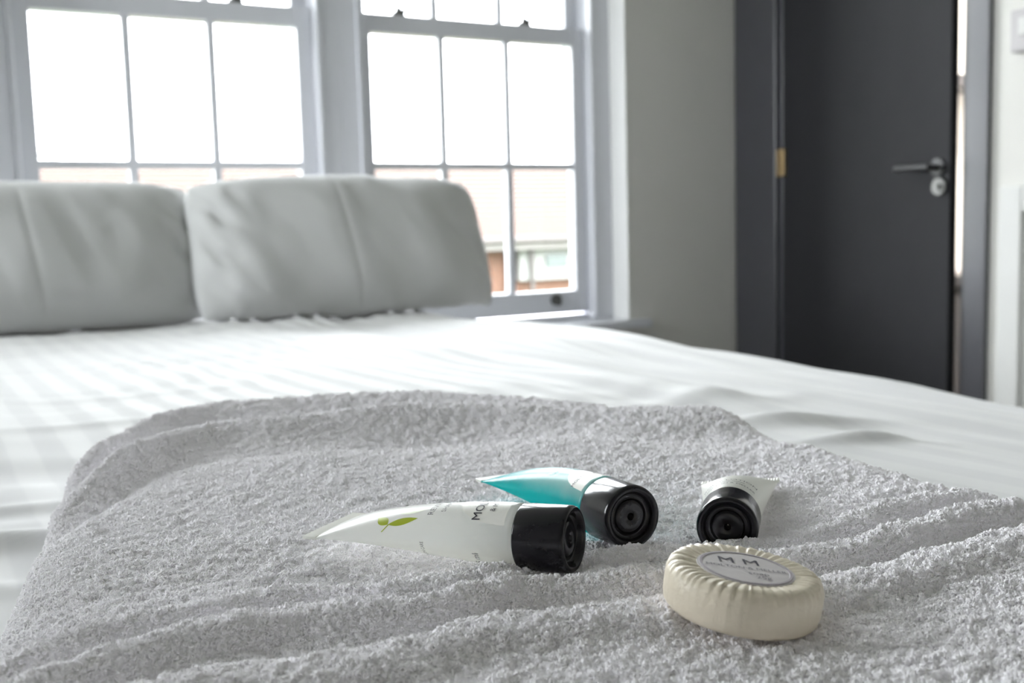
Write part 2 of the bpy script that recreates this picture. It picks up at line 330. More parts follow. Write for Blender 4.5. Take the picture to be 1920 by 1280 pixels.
# unseen side window, added in the left wall to brighten the towel and bed
w3 = empty('added_window', (0, 0, 0)); tag(w3, 'wide white framed side window, added out of view in the left wall for extra light', kind='structure')
ny = 3; dy = (SY1 - SY0) / ny
boxes('box_frame', [(LX - 0.08, LX - 0.02, SY0, SY1, SZ0, SZ0 + 0.05), (LX - 0.08, LX - 0.02, SY0, SY1, SZ1 - 0.05, SZ1)] + [(LX - 0.08, LX - 0.02, SY0 + k * dy - 0.025, SY0 + k * dy + 0.025, SZ0, SZ1) for k in range(ny + 1)], M_sash, w3)
for k in range(ny):
    box('pane', LX - 0.052, LX - 0.048, SY0 + k * dy + 0.02, SY0 + (k + 1) * dy - 0.02, SZ0 + 0.04, SZ1 - 0.04, M_glass, w3)
ld = bpy.data.lights.new('added_window_portal', 'AREA'); ld.shape = 'RECTANGLE'; ld.size = SZ1 - SZ0; ld.size_y = SY1 - SY0
lo = bpy.data.objects.new('added_window_portal', ld); col.objects.link(lo); lo.location = (LX - 0.12, (SY0 + SY1) / 2, (SZ0 + SZ1) / 2); lo.rotation_euler = (0, -math.pi / 2, 0)
ld.cycles.is_portal = True
# daylight sampling portal in the opening (guides sky light, gives none of its own)
ld = bpy.data.lights.new('window_portal', 'AREA'); ld.shape = 'RECTANGLE'; ld.size = OX1 - OX0; ld.size_y = OZ1 - OZ0
lo = bpy.data.objects.new('window_portal', ld); col.objects.link(lo); lo.location = ((OX0 + OX1) / 2, WY + WT + 0.02, (OZ0 + OZ1) / 2); lo.rotation_euler = (-math.pi / 2, 0, 0)
ld.cycles.is_portal = True

# ------------------------------------------------------------------ outside
tag(box('ground_outside', -60, 70, -50, 90, -3.2, -3.1, M_lawn), 'dull green ground far below the windows', kind='structure')
hs = empty('brick_house', (0, 0, 0)); tag(hs, 'orange brick house with pinkish tiled roof seen through the windows', 'house')
HY = 14.0
box('brick_wall', -6.5, 13.0, HY, HY + 6.2, -3.1, 0.62, M_brick, hs)
NC = 15; ey, ez, ry, rz = HY - 0.35, 0.66, HY + 3.1, 1.925
for k in range(NC):        # overlapping courses of roof tiles
    t0, t1 = k / NC, (k + 1.25) / NC; th = 0.035
    y0, z0 = ey + (ry - ey) * t0, ez + (rz - ez) * t0; y1, z1 = ey + (ry - ey) * min(t1, 1), ez + (rz - ez) * min(t1, 1)
    v = [(x, y, z) for x in (-7.0, 13.5) for (y, z) in ((y0, z0), (y0, z0 + th), (y1, z1 + 0.008), (y1, z1 - 0.02))]
    f = [(0, 1, 2, 3), (7, 6, 5, 4), (0, 4, 5, 1), (1, 5, 6, 2), (2, 6, 7, 3), (3, 7, 4, 0)]
    link('tile_course', mesh_py('tile_course', v, f), M_tile, hs)
v = [(-7.0, ry, rz - 0.02), (13.5, ry, rz - 0.02), (13.5, HY + 6.5, 0.66), (-7.0, HY + 6.5, 0.66)]
link('back_roof', mesh_py('back_roof', v, [(0, 1, 2, 3)]), M_tile, hs)
box('ridge_tiles', -7.0, 13.5, ry - 0.12, ry + 0.12, rz - 0.03, rz + 0.03, M_tile, hs, bev=0.02)
box('gutter', -7.0, 13.5, HY - 0.46, HY - 0.34, 0.60, 0.68, M_gutter, hs, bev=0.02)
box('fascia', -7.0, 13.5, HY - 0.36, HY - 0.33, 0.50, 0.60, M_gutterw, hs)
wp = box('white_panel', 7.86, 10.6, HY - 0.12, HY + 0.01, 0.03, 0.62, M_outwhite, hs)
box('panel_window', 8.32, 8.68, HY - 0.15, HY - 0.11, 0.22, 0.40, M_outglass, wp)
box('panel_window', 9.5, 9.9, HY - 0.15, HY - 0.11, 0.15, 0.45, M_outglass, wp)
dp = bmesh.new(); add_cyl(dp, (8.05, HY - 0.17, -3.1), (8.05, HY - 0.17, 0.62), 0.035, 12)
me = bpy.data.meshes.new('downpipe'); dp.to_mesh(me); dp.free(); link('downpipe', me, M_gutter, hs)
dp = bmesh.new(); add_cyl(dp, (7.72, HY - 0.07, -3.1), (7.72, HY - 0.07, 0.62), 0.05, 12)
me = bpy.data.meshes.new('downpipe'); dp.to_mesh(me); dp.free(); link('downpipe', me, M_brick, hs)
for (cxx) in (1.2, 4.2):
    wn = box('house_window', cxx, cxx + 1.1, HY - 0.03, HY + 0.01, -1.3, -0.2, M_outwhite, hs); box('glass', cxx + 0.07, cxx + 1.03, HY - 0.04, HY - 0.02, -1.23, -0.27, M_outglass, wn)
# tree whose tip shows over the roof at far left
tr = empty('garden_tree', (2.62, 23.0, -2.88)); tag(tr, 'leafy tree whose tip shows above the roof at the left window edge', 'tree')
tb = bmesh.new(); add_cyl(tb, (0, 0, -0.22), (0, 0, 4.2), 0.14, 10); me = bpy.data.meshes.new('trunk'); tb.to_mesh(me); tb.free(); link('trunk', me, M_bark, tr)
pv, pf = [], []
for k in range(1400):
    d = rng.normal(size=3); d /= np.linalg.norm(d); rr = rng.random() ** 0.4
    p = np.array([d[0] * 0.85 * rr - 0.45, d[1] * 0.9 * rr, 4.35 + d[2] * 1.2 * rr]); e1 = rng.normal(size=3); e1 /= np.linalg.norm(e1); e2 = np.cross(e1, rng.normal(size=3)); e2 /= np.linalg.norm(e2)
    s_ = 0.05 + 0.04 * rng.random(); i = len(pv); pv += [p - e1 * s_, p + e2 * s_ * 0.5, p + e1 * s_, p - e2 * s_ * 0.5]; pf.append((i, i + 1, i + 2, i + 3))
fo = link('foliage', mesh_py('foliage', pv, pf), M_foliage, tr); fo['kind'] = 'stuff'

# ------------------------------------------------------------------ bed
BX0, BX1, BY0, BY1 = -0.62, 1.25, 0.02, 2.78
bed = empty('bed', ((BX0 + BX1) / 2, (BY0 + BY1) / 2, 0)); tag(bed, 'double bed standing under the windows, covered by the white sheet', 'bed')
hxw, hyl = (BX1 - BX0) / 2, (BY1 - BY0) / 2
box('bed_base', -hxw + 0.08, hxw - 0.08, -hyl + 0.08, hyl - 0.05, 0.08, 0.32, M_divan, bed, bev=0.015)
box('mattress', -hxw + 0.07, hxw - 0.07, -hyl + 0.07, hyl - 0.05, 0.322, 0.545, M_mattress, bed, bev=0.03)
for sx in (-1, 1):
    for sy in (-1, 1):
        me = lathe_mesh('leg', [(0, 0.022), (0.03, 0.026), (0.085, 0.03)], 16, 'Z', True, True); lg = link('leg', me, M_blackmetal, bed); lg.location = (sx * (hxw - 0.2), sy * (hyl - 0.25), 0)

def sheet_top(X, Y):
    X = np.asarray(X, float); Y = np.asarray(Y, float)
    z = 0.632 - 0.028 * smoothstep(0.9, 2.3, Y)
    z = z + 0.004 * vnoise(X * 5, Y * 2.2, 1) + 0.0022 * vnoise(X * 14, Y * 4.5, 2) * smoothstep(0.0, 0.3, Y)
    # long soft creases running down the bed on its right half
    c = smoothstep(0.45, 0.75, X)
    z = z + c * 0.0085 * vnoise(X * 17 + 1.5 * vnoise(X * 3, Y * 2, 5), Y * 3.2, 3)
    z = z + (1 - c) * 0.0035 * vnoise(X * 4 + 3.0, Y * 15 + 2 * vnoise(X * 4, Y * 4, 4), 6)
    z = z + c * 0.0034 * np.sin(2 * math.pi * X / 0.047 + 2.2 * vnoise(X * 4, Y * 3, 12)) * (0.45 + 0.55 * vnoise(X * 3, Y * 2.5, 13))
    # the edge sags towards the foot
    z = z - 0.042 * smoothstep(0.62, 1.15, X) * (1 - smoothstep(0.75, 1.75, Y))
    # rumples beside the towel
    for (x0, y0, a, lx, ly, an) in ((0.64, 0.67, 0.010, 0.020, 0.065, 2.0), (0.623, 0.575, 0.0075, 0.013, 0.045, 2.0), (0.66, 0.80, 0.005, 0.025, 0.09, 1.9), (0.02, 0.74, 0.0045, 0.012, 0.13, 1.95), (0.01, 0.66, 0.005, 0.010, 0.12, 2.1), (-0.02, 0.58, 0.004, 0.012, 0.12, 2.0), (0.10, 1.02, 0.004, 0.02, 0.16, 1.9)):
        dx, dy = X - x0, Y - y0; u = dx * math.cos(an) - dy * math.sin(an); v = dx * math.sin(an) + dy * math.cos(an)
        z = z + a * np.exp(-(u / lx) ** 2 - (v / ly) ** 2)
    return z

def sheet_z(X, Y):
    z = sheet_top(X, Y)
    return z
# cross section across the bed: arc-length style parameter with drape down both sides
R_ = 0.24
def edge_profile(q, lo_, hi_):
    """maps flat coordinate q to (position, drop); past the edges the cloth turns down."""
    pos = np.clip(q, lo_ + R_, hi_ - R_).astype(float); drop = np.zeros_like(pos)
    for sgn, e in ((1, hi_), (-1, lo_)):
        d = (q - (e - R_ * sgn)) * sgn; m = d > 0
        th = np.clip(d / (R_ * 1.25), 0, 1) * (math.pi / 2)
        p_ = R_ * np.sin(th) ** 0.95; dr = 0.20 * (1 - np.cos(th) ** 0.9); ex = np.clip(d - R_ * 1.25, 0, None)
        pos = np.where(m, (e - R_ * sgn) + sgn * p_, pos); drop = np.where(m, dr + ex, drop)
    return pos, drop
qx = np.concatenate([np.linspace(BX0 - 0.25, -0.2, 50), np.linspace(-0.195, 1.3, 300), np.linspace(1.305, BX1 + 0.32, 40)])
qy = np.concatenate([np.linspace(BY0 - 0.25, 0.1, 40), np.linspace(0.105, 1.2, 230), np.linspace(1.21, BY1 + 0.25, 190)])
px_, dxp = edge_profile(qx, BX0, BX1); py_, dyp = edge_profile(qy, BY0, BY1)
PX, PY = np.meshgrid(px_, py_, indexing='ij'); DX, DY_ = np.meshgrid(dxp, dyp, indexing='ij')
Zs = sheet_top(PX, PY) - np.maximum(DX, DY_) - 0.3 * np.minimum(DX, DY_)
QY = np.meshgrid(qx, qy, indexing='ij')[1]
hang = smoothstep(0.15, 0.35, DX); PXw = PX + np.where(PX > 0.3, 1, -1) * hang * 0.018 * vnoise(QY * 9, DX * 2, 8)
Zs = np.maximum(Zs, 0.16 + 0.01 * vnoise(PX * 6, PY * 6, 9))
sh = link('bed_sheet', grid_mesh('bed_sheet', np.stack([PXw, PY, Zs], -1)), M_sheet)
tag(sh, 'white striped cotton sheet spread over the whole bed', 'bed sheet')

# ------------------------------------------------------------------ pillows
def make_pillow(name, label, base, yaw, recl, wid, hei, thick, seed):
    n1, n2 = 150, 110
    s = np.linspace(-1, 1, n1)[:, None] * np.ones((1, n2)); t = np.linspace(-1, 1, n2)[None, :] * np.ones((n1, 1))
    out = []
    for side in (1, -1):
        prof = np.clip((1 - np.abs(s) ** 3.2), 0, 1) ** 0.55 * np.clip((1 - np.abs(t) ** 2.8), 0, 1) ** 0.55
        th = thick * prof
        pull = 1 - 0.015 * (1 - np.abs(t) ** 2) * np.abs(s) ** 3 - 0.06 * np.abs(t) ** 4 * np.abs(s) ** 2   # edges pulled in between corners
        pull2 = 1 - 0.015 * (1 - np.abs(s) ** 2) * np.abs(t) ** 3 - 0.09 * np.abs(s) ** 4 * np.abs(t) ** 2
        X = s * wid / 2 * pull; Y = t * hei / 2 * pull2
        ang = 0.9
        wr = 0.009 * vnoise(s * 3.2 + 0.5 * t, t * 1.3, seed) + 0.0025 * vnoise(s * 8 + 1.2 * t, t * 1.8, seed + 1)
        edge_l = np.exp(-((s + 1) / 0.28) ** 2) + np.exp(-((s - 1) / 0.22) ** 2)
        wr = wr + edge_l * 0.011 * vnoise(s * 11 + 3 * t, t * 3.5, seed + 2)
        crease = -0.002 * np.exp(-((s + 0.02 + 0.05 * t) / 0.02) ** 2)      # pressed fold line
        dep = th + (wr + crease) * np.clip(prof * 1.6, 0, 1)
        out.append(np.stack([X, Y, side * dep], -1))
    a, b = out
    me1 = grid_mesh('a', a); me2 = grid_mesh('b', b[:, ::-1, :])
    bm = bmesh.new(); bm.from_mesh(me1); bm.from_mesh(me2); bmesh.ops.remove_doubles(bm, verts=bm.verts, dist=1e-5)
    bmesh.ops.recalc_face_normals(bm, faces=bm.faces)
    # settle: bottom edge is squashed against the bed
    me = bpy.data.meshes.new(name); bm.to_mesh(me); bm.free(); bpy.data.meshes.remove(me1); bpy.data.meshes.remove(me2)
    o = link(name, me, M_pillow, smooth=True)
    o.matrix_world = Matrix.Translation(base) @ Matrix.Rotation(yaw, 4, 'Z') @ Matrix.Rotation(recl, 4, 'X') @ Matrix.Translation((0, hei / 2, 0))
    # flatten whatever would sink into the bed
    mw = o.matrix_world; inv = mw.inverted()
    co = np.empty(len(me.vertices) * 3, np.float32); me.vertices.foreach_get('co', co); co = co.reshape(-1, 3)
    A = np.array(mw); wco = co @ A[:3, :3].T + A[:3, 3]
    fl = sheet_top(wco[:, 0], wco[:, 1]) + 0.004
    low = wco[:, 2] < fl
    wco[low, 2] = fl[low]
    B = np.array(inv); co = wco @ B[:3, :3].T + B[:3, 3]; me.vertices.foreach_set('co', co.astype(np.float32).reshape(-1)); me.update()
    tag(o, label, 'pillow', 'white pillows at the head of the bed'); return o
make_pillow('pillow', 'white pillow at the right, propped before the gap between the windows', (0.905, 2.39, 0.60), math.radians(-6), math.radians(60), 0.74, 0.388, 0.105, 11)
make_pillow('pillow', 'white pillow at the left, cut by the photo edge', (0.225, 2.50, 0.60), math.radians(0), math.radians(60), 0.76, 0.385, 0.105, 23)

# ------------------------------------------------------------------ towel
TA = math.radians(17)
def foot(x, y, z):       # ground frame in front of the viewer -> world
    p = rt0 * x + fw0 * y; return Vector((p.x, p.y, z))
def st_to_world(s, t):
    fx = s * math.cos(TA) - t * math.sin(TA); fy = s * math.sin(TA) + t * math.cos(TA)
    return fx * rt0.x + fy * fw0.x, fx * rt0.y + fy * fw0.y
def f_to_st(x, y): return x * math.cos(TA) + y * math.sin(TA), -x * math.sin(TA) + y * math.cos(TA)
S0, S1, T0 = -0.078, 0.392, 0.15
RID = {
 'E0': [(-.1, .388), (-.068, .395), (-.057, .405), (-.045, .416), (-.029, .423), (-.016, .418), (-.003, .420), (.008, .424), (.02, .433), (.036, .438), (.067, .424), (.09, .424), (.114, .428), (.138, .427), (.195, .429), (.268, .437), (.295, .438), (.334, .452), (.362, .458), (.40, .452)],
 'C1': [(-.1, .36), (-.061, .370), (-.049, .386), (-.031, .402), (-.01, .404), (.005, .407), (.011, .412), (.034, .416), (.048, .411), (.058, .403), (.071, .394), (.088, .399), (.107, .406), (.119, .408), (.155, .407), (.183, .404), (.251, .409), (.272, .411), (.297, .417), (.326, .427), (.355, .434), (.376, .433), (.40, .425)],
 'C2': [(-.1, .325), (-.06, .347), (-.039, .360), (-.023, .373), (-.003, .380), (.017, .383), (.037, .383), (.058, .378), (.072, .376), (.091, .381), (.114, .389), (.129, .386), (.172, .379), (.239, .378), (.261, .380), (.285, .386), (.311, .394), (.342, .404), (.368, .408), (.40, .402)],
 'C3': [(-.1, .30), (-.05, .328), (-.01, .345), (.014, .347), (.052, .342), (.081, .354), (.101, .360), (.123, .358), (.162, .351), (.228, .348), (.251, .352), (.275, .361), (.313, .371), (.35, .378), (.40, .382)],
 'F1': [(-.1, .60), (-.06, .66), (-.039, .73), (-.016, .775), (.019, .795), (.054, .79), (.091, .793), (.129, .792), (.2, .78), (.3, .73), (.40, .68)],
}
def ridge(k, s):
    xs, ys = zip(*RID[k]); s = np.asarray(s, float); acc = 0
    for d in (-0.008, -0.004, 0, 0.004, 0.008): acc = acc + np.interp(s + d, xs, ys)
    return acc / 5
def t_far(s): return 0.905 - 0.14 * np.clip((0.035 - np.asarray(s)) / 0.113, 0, 1) ** 2 - 0.20 * np.clip((np.asarray(s) - 0.16) / 0.23, 0, 1) ** 1.5
TOWEL_Z = 0.6575
# contact spots where the little things press the pile down:  (s, t, radius)
def towel_height(s, t):
    e0, c1, c2, c3, f1 = (ridge(k, s) for k in ('E0', 'C1', 'C2', 'C3', 'F1'))
    z = TOWEL_Z + 0 * t
    bump = lambda c, wd, a: a * np.exp(-((t - c) / wd) ** 2)
    flat = lambda c, wd, a: a * np.exp(-np.abs((t - c) / wd) ** 3.6)
    z = z + flat(c1, 0.0092, 0.0072) + flat(c2, 0.0096, 0.0076)
    z = z - bump((e0 + c1) / 2 - 0.001, 0.0045, 0.0022) - bump((c1 + c2) / 2, 0.0042, 0.0012) - bump((c2 + c3) / 2, 0.005, 0.0015)
    z = z + bump(e0 + 0.006, 0.009, 0.0016) + flat(c3 - 0.009, 0.013, 0.0055)
    # soft waves and the two folds towards the far left
    far = smoothstep(0.5, 0.62, t)
    amp = 0.0075 * (1 - smoothstep(0.12, 0.34, s)) + 0.0028
    z = z + bump(f1 + 0.002, 0.019, 1.0) * amp * smoothstep(-0.09, -0.04, s) + bump(f1 + 0.085, 0.026, 1.0) * amp * 1.0 - bump(f1 - 0.062, 0.03, 1.0) * amp * 0.75 - bump(f1 + 0.038, 0.016, 1.0) * amp * 0.45
    z = z + 0.003 * vnoise(s * 11 + 2, t * 13, 41) * smoothstep(0.44, 0.50, t) + 0.0022 * vnoise(s * 9, t * 14, 42) * (1 - smoothstep(0.30, 0.36, t))
    z = z + 0.0035 * far * vnoise(s * 5 + 1, t * 15, 45) * smoothstep(0.15, 0.25, s)
    # hollow under the middle of the front tube
    z = z - 0.0065 * np.exp(-((s - 0.062) / 0.040) ** 2 - ((t - 0.432) / 0.024) ** 2)
    z = z - 0.0075 * np.exp(-((s - 0.235) / 0.035) ** 2 - ((t - 0.435) / 0.045) ** 2)
    z = z - 0.0036 * np.exp(-((s - 0.143) / 0.020) ** 2 - ((t - 0.399) / 0.016) ** 2)
    # undulation of the fluffy ridges
    band = smoothstep(0.315, 0.345, t) * (1 - smoothstep(0.45, 0.47, t))
    z = z + band * 0.0012 * vnoise(s * 45, t * 30, 43)
    # pile clumps
    z = z + 0.0009 * vnoise(s * 170, t * 170, 44) + 0.0009 * vnoise(s * 320, t * 320, 47)
    return z
def pile_mask(s, t):
    e0, c1, c2, c3 = (ridge(k, s) for k in ('E0', 'C1', 'C2', 'C3'))
    m = np.ones_like(t); sm = 0.0016
    def band(a, b): return smoothstep(a - sm, a + sm, t) * (1 - smoothstep(b - sm, b + sm, t))
    m = m - band(c1 + 0.0095, e0 - 0.003) - band(c2 + 0.0105, c1 - 0.0095) - band(c3 + 0.005, np.minimum(c2 - 0.0105, c3 + 0.016))
    return np.clip(m, 0, 1)

nS, nT = 330, 500
sq = np.linspace(0, 1, nS); tq = np.linspace(0, 1, nT)
SG = (S0 + (S1 - S0) * sq)[:, None] * np.ones((1, nT))
TG = T0 + (t_far(SG) - T0) * tq[None, :]
WX, WYg = st_to_world(SG, TG)
top = towel_height(SG, TG)
bot = sheet_top(WX, WYg) + 0.0005
de = np.minimum.reduce([SG - S0, S1 - SG, t_far(SG) - TG, TG - T0])     # distance to the folded edge
RE = 0.030
q = np.clip(de / RE, 0, 1); roll_ = (1 - (1 - q) ** 2.4) ** (1 / 2.0)
# the right edge lies thin and flat; the left and far edges are thick folds
zt = bot + 0.004 + (top - bot - 0.004) * roll_
P_top = np.stack([WX, WYg, zt], -1)
me = grid_mesh('towel_cloth', P_top)
nv_ = nS * nT
# closed underside
bm = bmesh.new(); bm.from_mesh(me); bm.verts.ensure_lookup_table()
be = [e for e in bm.edges if e.is_boundary]
ext = bmesh.ops.extrude_edge_only(bm, edges=be); ev = [g for g in ext['geom'] if isinstance(g, bmesh.types.BMVert)]
for v in ev: v.co.z -= 0.0038
bmesh.ops.holes_fill(bm, edges=[e for e in bm.edges if e.is_boundary])
me_full = bpy.data.meshes.new('towel_cloth_closed'); bm.to_mesh(me_full); bm.free()
tw = empty('towel', tuple(st_to_world(0.15, 0.5)) + (0.63,)); tag(tw, 'thick white terry bath towel folded flat on the bed sheet', 'towel')
tco = link('towel_cloth', me_full, M_towel, tw, smooth=True); tco.matrix_parent_inverse = Matrix.Translation(-Vector(tw.location))
at = me.attributes.new('pile', 'FLOAT', 'POINT'); at.data.foreach_set('value', pile_mask(SG, TG).reshape(-1).astype(np.float32))
ob_pile = link('terry_pile', me, M_pile, tw, smooth=True); ob_pile.matrix_parent_inverse = Matrix.Translation(-Vector(tw.location)); ob_pile['kind'] = 'stuff'

def pile_nodes():
    ng = bpy.data.node_groups.new('terry_loops', 'GeometryNodeTree')
    ng.interface.new_socket('Geometry', in_out='INPUT', socket_type='NodeSocketGeometry'); ng.interface.new_socket('Geometry', in_out='OUTPUT', socket_type='NodeSocketGeometry')
    N = ng.nodes; L = ng.links; gi = N.new('NodeGroupInput'); go = N.new('NodeGroupOutput')
    dist = N.new('GeometryNodeDistributePointsOnFaces'); dist.distribute_method = 'RANDOM'
    na = N.new('GeometryNodeInputNamedAttribute'); na.data_type = 'FLOAT'; na.inputs['Name'].default_value = 'pile'
    mu = N.new('ShaderNodeMath'); mu.operation = 'MULTIPLY'; mu.inputs[1].default_value = 1200000.0
    L.new(na.outputs['Attribute'], mu.inputs[0]); L.new(mu.outputs[0], dist.inputs['Density'])
    L.new(gi.outputs[0], dist.inputs['Mesh'])
    def loop(rot, lean):
        bz = N.new('GeometryNodeCurvePrimitiveBezierSegment'); bz.inputs['Resolution'].default_value = 7; bz.mode = 'POSITION'
        bz.inputs['Start'].default_value = (-0.00025, 0, -0.0004); bz.inputs['Start Handle'].default_value = (-0.0012, 0.0003 + lean, 0.0019)
        bz.inputs['End Handle'].default_value = (0.0012, -0.0003 + lean, 0.0016); bz.inputs['End'].default_value = (0.00025, 0, -0.0004)
        cc = N.new('GeometryNodeCurvePrimitiveCircle'); cc.inputs['Resolution'].default_value = 5; cc.inputs['Radius'].default_value = 0.00036
        cm = N.new('GeometryNodeCurveToMesh'); L.new(bz.outputs[0], cm.inputs['Curve']); L.new(cc.outputs[0], cm.inputs['Profile Curve'])
        tf = N.new('GeometryNodeTransform'); tf.inputs['Rotation'].default_value = (0, 0, rot); L.new(cm.outputs[0], tf.inputs['Geometry'])
        return tf
    jn = N.new('GeometryNodeJoinGeometry'); L.new(loop(0, 0.0007).outputs[0], jn.inputs[0]); L.new(loop(1.9, -0.0007).outputs[0], jn.inputs[0])
    sm = N.new('GeometryNodeSetShadeSmooth'); L.new(jn.outputs[0], sm.inputs[0])
    st = N.new('GeometryNodeSetMaterial'); st.inputs['Material'].default_value = M_pile; L.new(sm.outputs[0], st.inputs['Geometry'])
    ins = N.new('GeometryNodeInstanceOnPoints'); L.new(dist.outputs['Points'], ins.inputs['Points']); L.new(st.outputs[0], ins.inputs['Instance'])
    rv_ = N.new('FunctionNodeRandomValue'); rv_.data_type = 'FLOAT_VECTOR'; rv_.inputs[0].default_value = (-0.8, -0.8, 0); rv_.inputs[1].default_value = (0.8, 0.8, 6.283)
    rot = N.new('FunctionNodeRotateRotation') if hasattr(bpy.types, 'FunctionNodeRotateRotation') else None
    if rot is not None:
        rot.rotation_space = 'LOCAL'; e2r = N.new('FunctionNodeEulerToRotation'); L.new(rv_.outputs[0], e2r.inputs[0])
        L.new(dist.outputs['Rotation'], rot.inputs[0]); L.new(e2r.outputs[0], rot.inputs[1]); L.new(rot.outputs[0], ins.inputs['Rotation'])
    rs = N.new('FunctionNodeRandomValue'); rs.data_type = 'FLOAT'; rs.inputs[2].default_value = 0.52; rs.inputs[3].default_value = 0.9; 
    ps = N.new('GeometryNodeInputPosition'); nz = N.new('ShaderNodeTexNoise'); nz.inputs['Scale'].default_value = 420; nz.inputs['Detail'].default_value = 1.5; L.new(ps.outputs[0], nz.inputs['Vector'])
    mr = N.new('ShaderNodeMapRange'); mr.inputs['From Min'].default_value = 0.36; mr.inputs['From Max'].default_value = 0.64; mr.inputs['To Min'].default_value = 0.35; mr.inputs['To Max'].default_value = 1.35; L.new(nz.outputs[0], mr.inputs['Value'])
    m2 = N.new('ShaderNodeMath'); m2.operation = 'MULTIPLY'; L.new(rs.outputs[1], m2.inputs[0]); L.new(mr.outputs[0], m2.inputs[1]); L.new(m2.outputs[0], ins.inputs['Scale'])
    L.new(ins.outputs[0], go.inputs[0]); return ng
md = ob_pile.modifiers.new('terry_loops', 'NODES'); md.node_group = pile_nodes()

# ------------------------------------------------------------------ writing
def text_mesh(txt, size, align='CENTER'):
    cu = bpy.data.curves.new('t', 'FONT'); cu.body = txt; cu.size = size; cu.align_x = align; cu.align_y = 'CENTER'; cu.resolution_u = 3
    o = bpy.data.objects.new('t', cu); col.objects.link(o); bpy.context.view_layer.update()
    me = bpy.data.meshes.new_from_object(o.evaluated_get(bpy.context.evaluated_depsgraph_get())); bpy.data.objects.remove(o); bpy.data.curves.remove(cu)
    return me

# ------------------------------------------------------------------ tubes
RB, RC = 0.0132, 0.0139
CAP_L = 0.0225
def make_tube(name, label, face, tip, roll, body_mat, L_, seed):
    """local frame: +x from cap face to crimped end, z up at roll 0."""
    face = Vector(face); tip = Vector(tip); ax = (tip - face).normalized()
    zz = Vector((0, 0, 1)); yy = zz.cross(ax).normalized(); zz = ax.cross(yy)
    root = empty(name); root.matrix_world = Matrix.Translation(face) @ Matrix((ax, yy, zz)).transposed().to_4x4() @ Matrix.Rotation(roll, 4, 'X')
    tag(root, label, 'tube', 'small toiletry tubes with black caps')
    # cap: rim, sunken ring, raised disc with centre hole
    rc = RC
    prof = [(0.0062, 0.0002), (0.0062, 0.0013), (0.0022, 0.0015), (0.0019, 0.0019), (0.0021, 0.0058), (0.0023, 0.0072), (0.0029, 0.0074), (0.0033, 0.0078), (0.0033, 0.0096), (0.0024, 0.0102), (0.0013, 0.0104), (0.0010, 0.0107),
            (0.00045, 0.0112), (0.0001, 0.0118), (0.0, 0.0124), (0.0002, 0.0130), (0.0007, 0.01345), (0.0014, 0.0137), (0.0024, rc - 0.0001), (CAP_L - 0.0008, rc + 0.0001), (CAP_L - 0.0002, rc - 0.0002), (CAP_L, rc - 0.0007), (CAP_L, 0.009)]
    link('cap', lathe_mesh('cap', prof, 72), M_cap, root, smooth=True)
    # shoulder ring
    lb = L_ - CAP_L - 0.006
    def surf(l, th, off=0.0):
        """l from the cap (0) to the seal (lb); th = 0 on top."""
        l = np.asarray(l, float); th = np.asarray(th, float); qn = np.clip(l / lb, 0, 1)
        a = RB + (0.0205 - RB) * qn ** 1.25
        bt = RB * np.clip(1 - qn ** 2.1, 0, 1) ** 0.80 + 0.0007
        bb = RB * np.clip(1 - qn ** 1.12, 0, 1) ** 0.92 + 0.0007
        c, s = np.cos(th), np.sin(th); b = np.where(c > 0, bt, bb)
        return np.stack([CAP_L + l + 0 * th, (a + off) * s, (b + off) * c], -1)
    n_l, n_t = 56, 72
    ll = lb * (np.linspace(0, 1, n_l) ** 0.9)[:, None] * np.ones((1, n_t + 1)); tt = np.linspace(0, 2 * math.pi, n_t + 1)[None, :] * np.ones((n_l, 1))
    P = surf(ll, tt)
    bm = bmesh.new(); bm.from_mesh(grid_mesh('b', P)); bmesh.ops.remove_doubles(bm, verts=bm.verts, dist=1e-6); bmesh.ops.holes_fill(bm, edges=[e for e in bm.edges if e.is_boundary]); bmesh.ops.recalc_face_normals(bm, faces=bm.faces)
    me = bpy.data.meshes.new('tube_body'); bm.to_mesh(me); bm.free(); body = link('tube_body', me, body_mat, root, smooth=True)
    # flat crimped seal with fine ribs
    v, f = [], []; nr = 57
    for k in range(nr):
        y = -0.0204 + 0.0408 * k / (nr - 1); z = 0.0006 + (0.00025 if k % 2 else 0)
        for x in (CAP_L + lb - 0.0008, L_): v += [(x, y, z), (x, y, -z)]
    for k in range(nr - 1):
        i = 4 * k; j = i + 4; f += [(i, i + 2, j + 2, j), (i + 1, j + 1, j + 3, i + 3), (i + 2, i + 3, j + 3, j + 2), (i, j, j + 1, i + 1)]
    f += [(0, 1, 3, 2), (4 * nr - 4, 4 * nr - 2, 4 * nr - 1, 4 * nr - 3)]
    link('crimp_seal', mesh_py('crimp_seal', v, f), M_lotion, root)
    return root, body, surf, lb

def wrap(name, me, surf, l0, th0, m, parent, off=0.00012, flip=False):
    """lay a flat mesh (x, y) on a tube: x runs round it, y points to the sealed end."""
    bm = bmesh.new(); bm.from_mesh(me)
    for _ in range(2):
        long_ = [e for e in bm.edges if e.calc_length() > 0.0012]
        if long_: bmesh.ops.subdivide_edges(bm, edges=long_, cuts=1)
    bmesh.ops.triangulate(bm, faces=bm.faces)
    for v in bm.verts:
        x, y = v.co.x, v.co.y
        p = surf(l0 + y, th0 - x / RB, off); v.co = Vector((float(p[..., 0]), float(p[..., 1]), float(p[..., 2])))
    bmesh.ops.recalc_face_normals(bm, faces=bm.faces)
    me2 = bpy.data.meshes.new(name); bm.to_mesh(me2); bm.free(); return link(name, me2, m, parent)

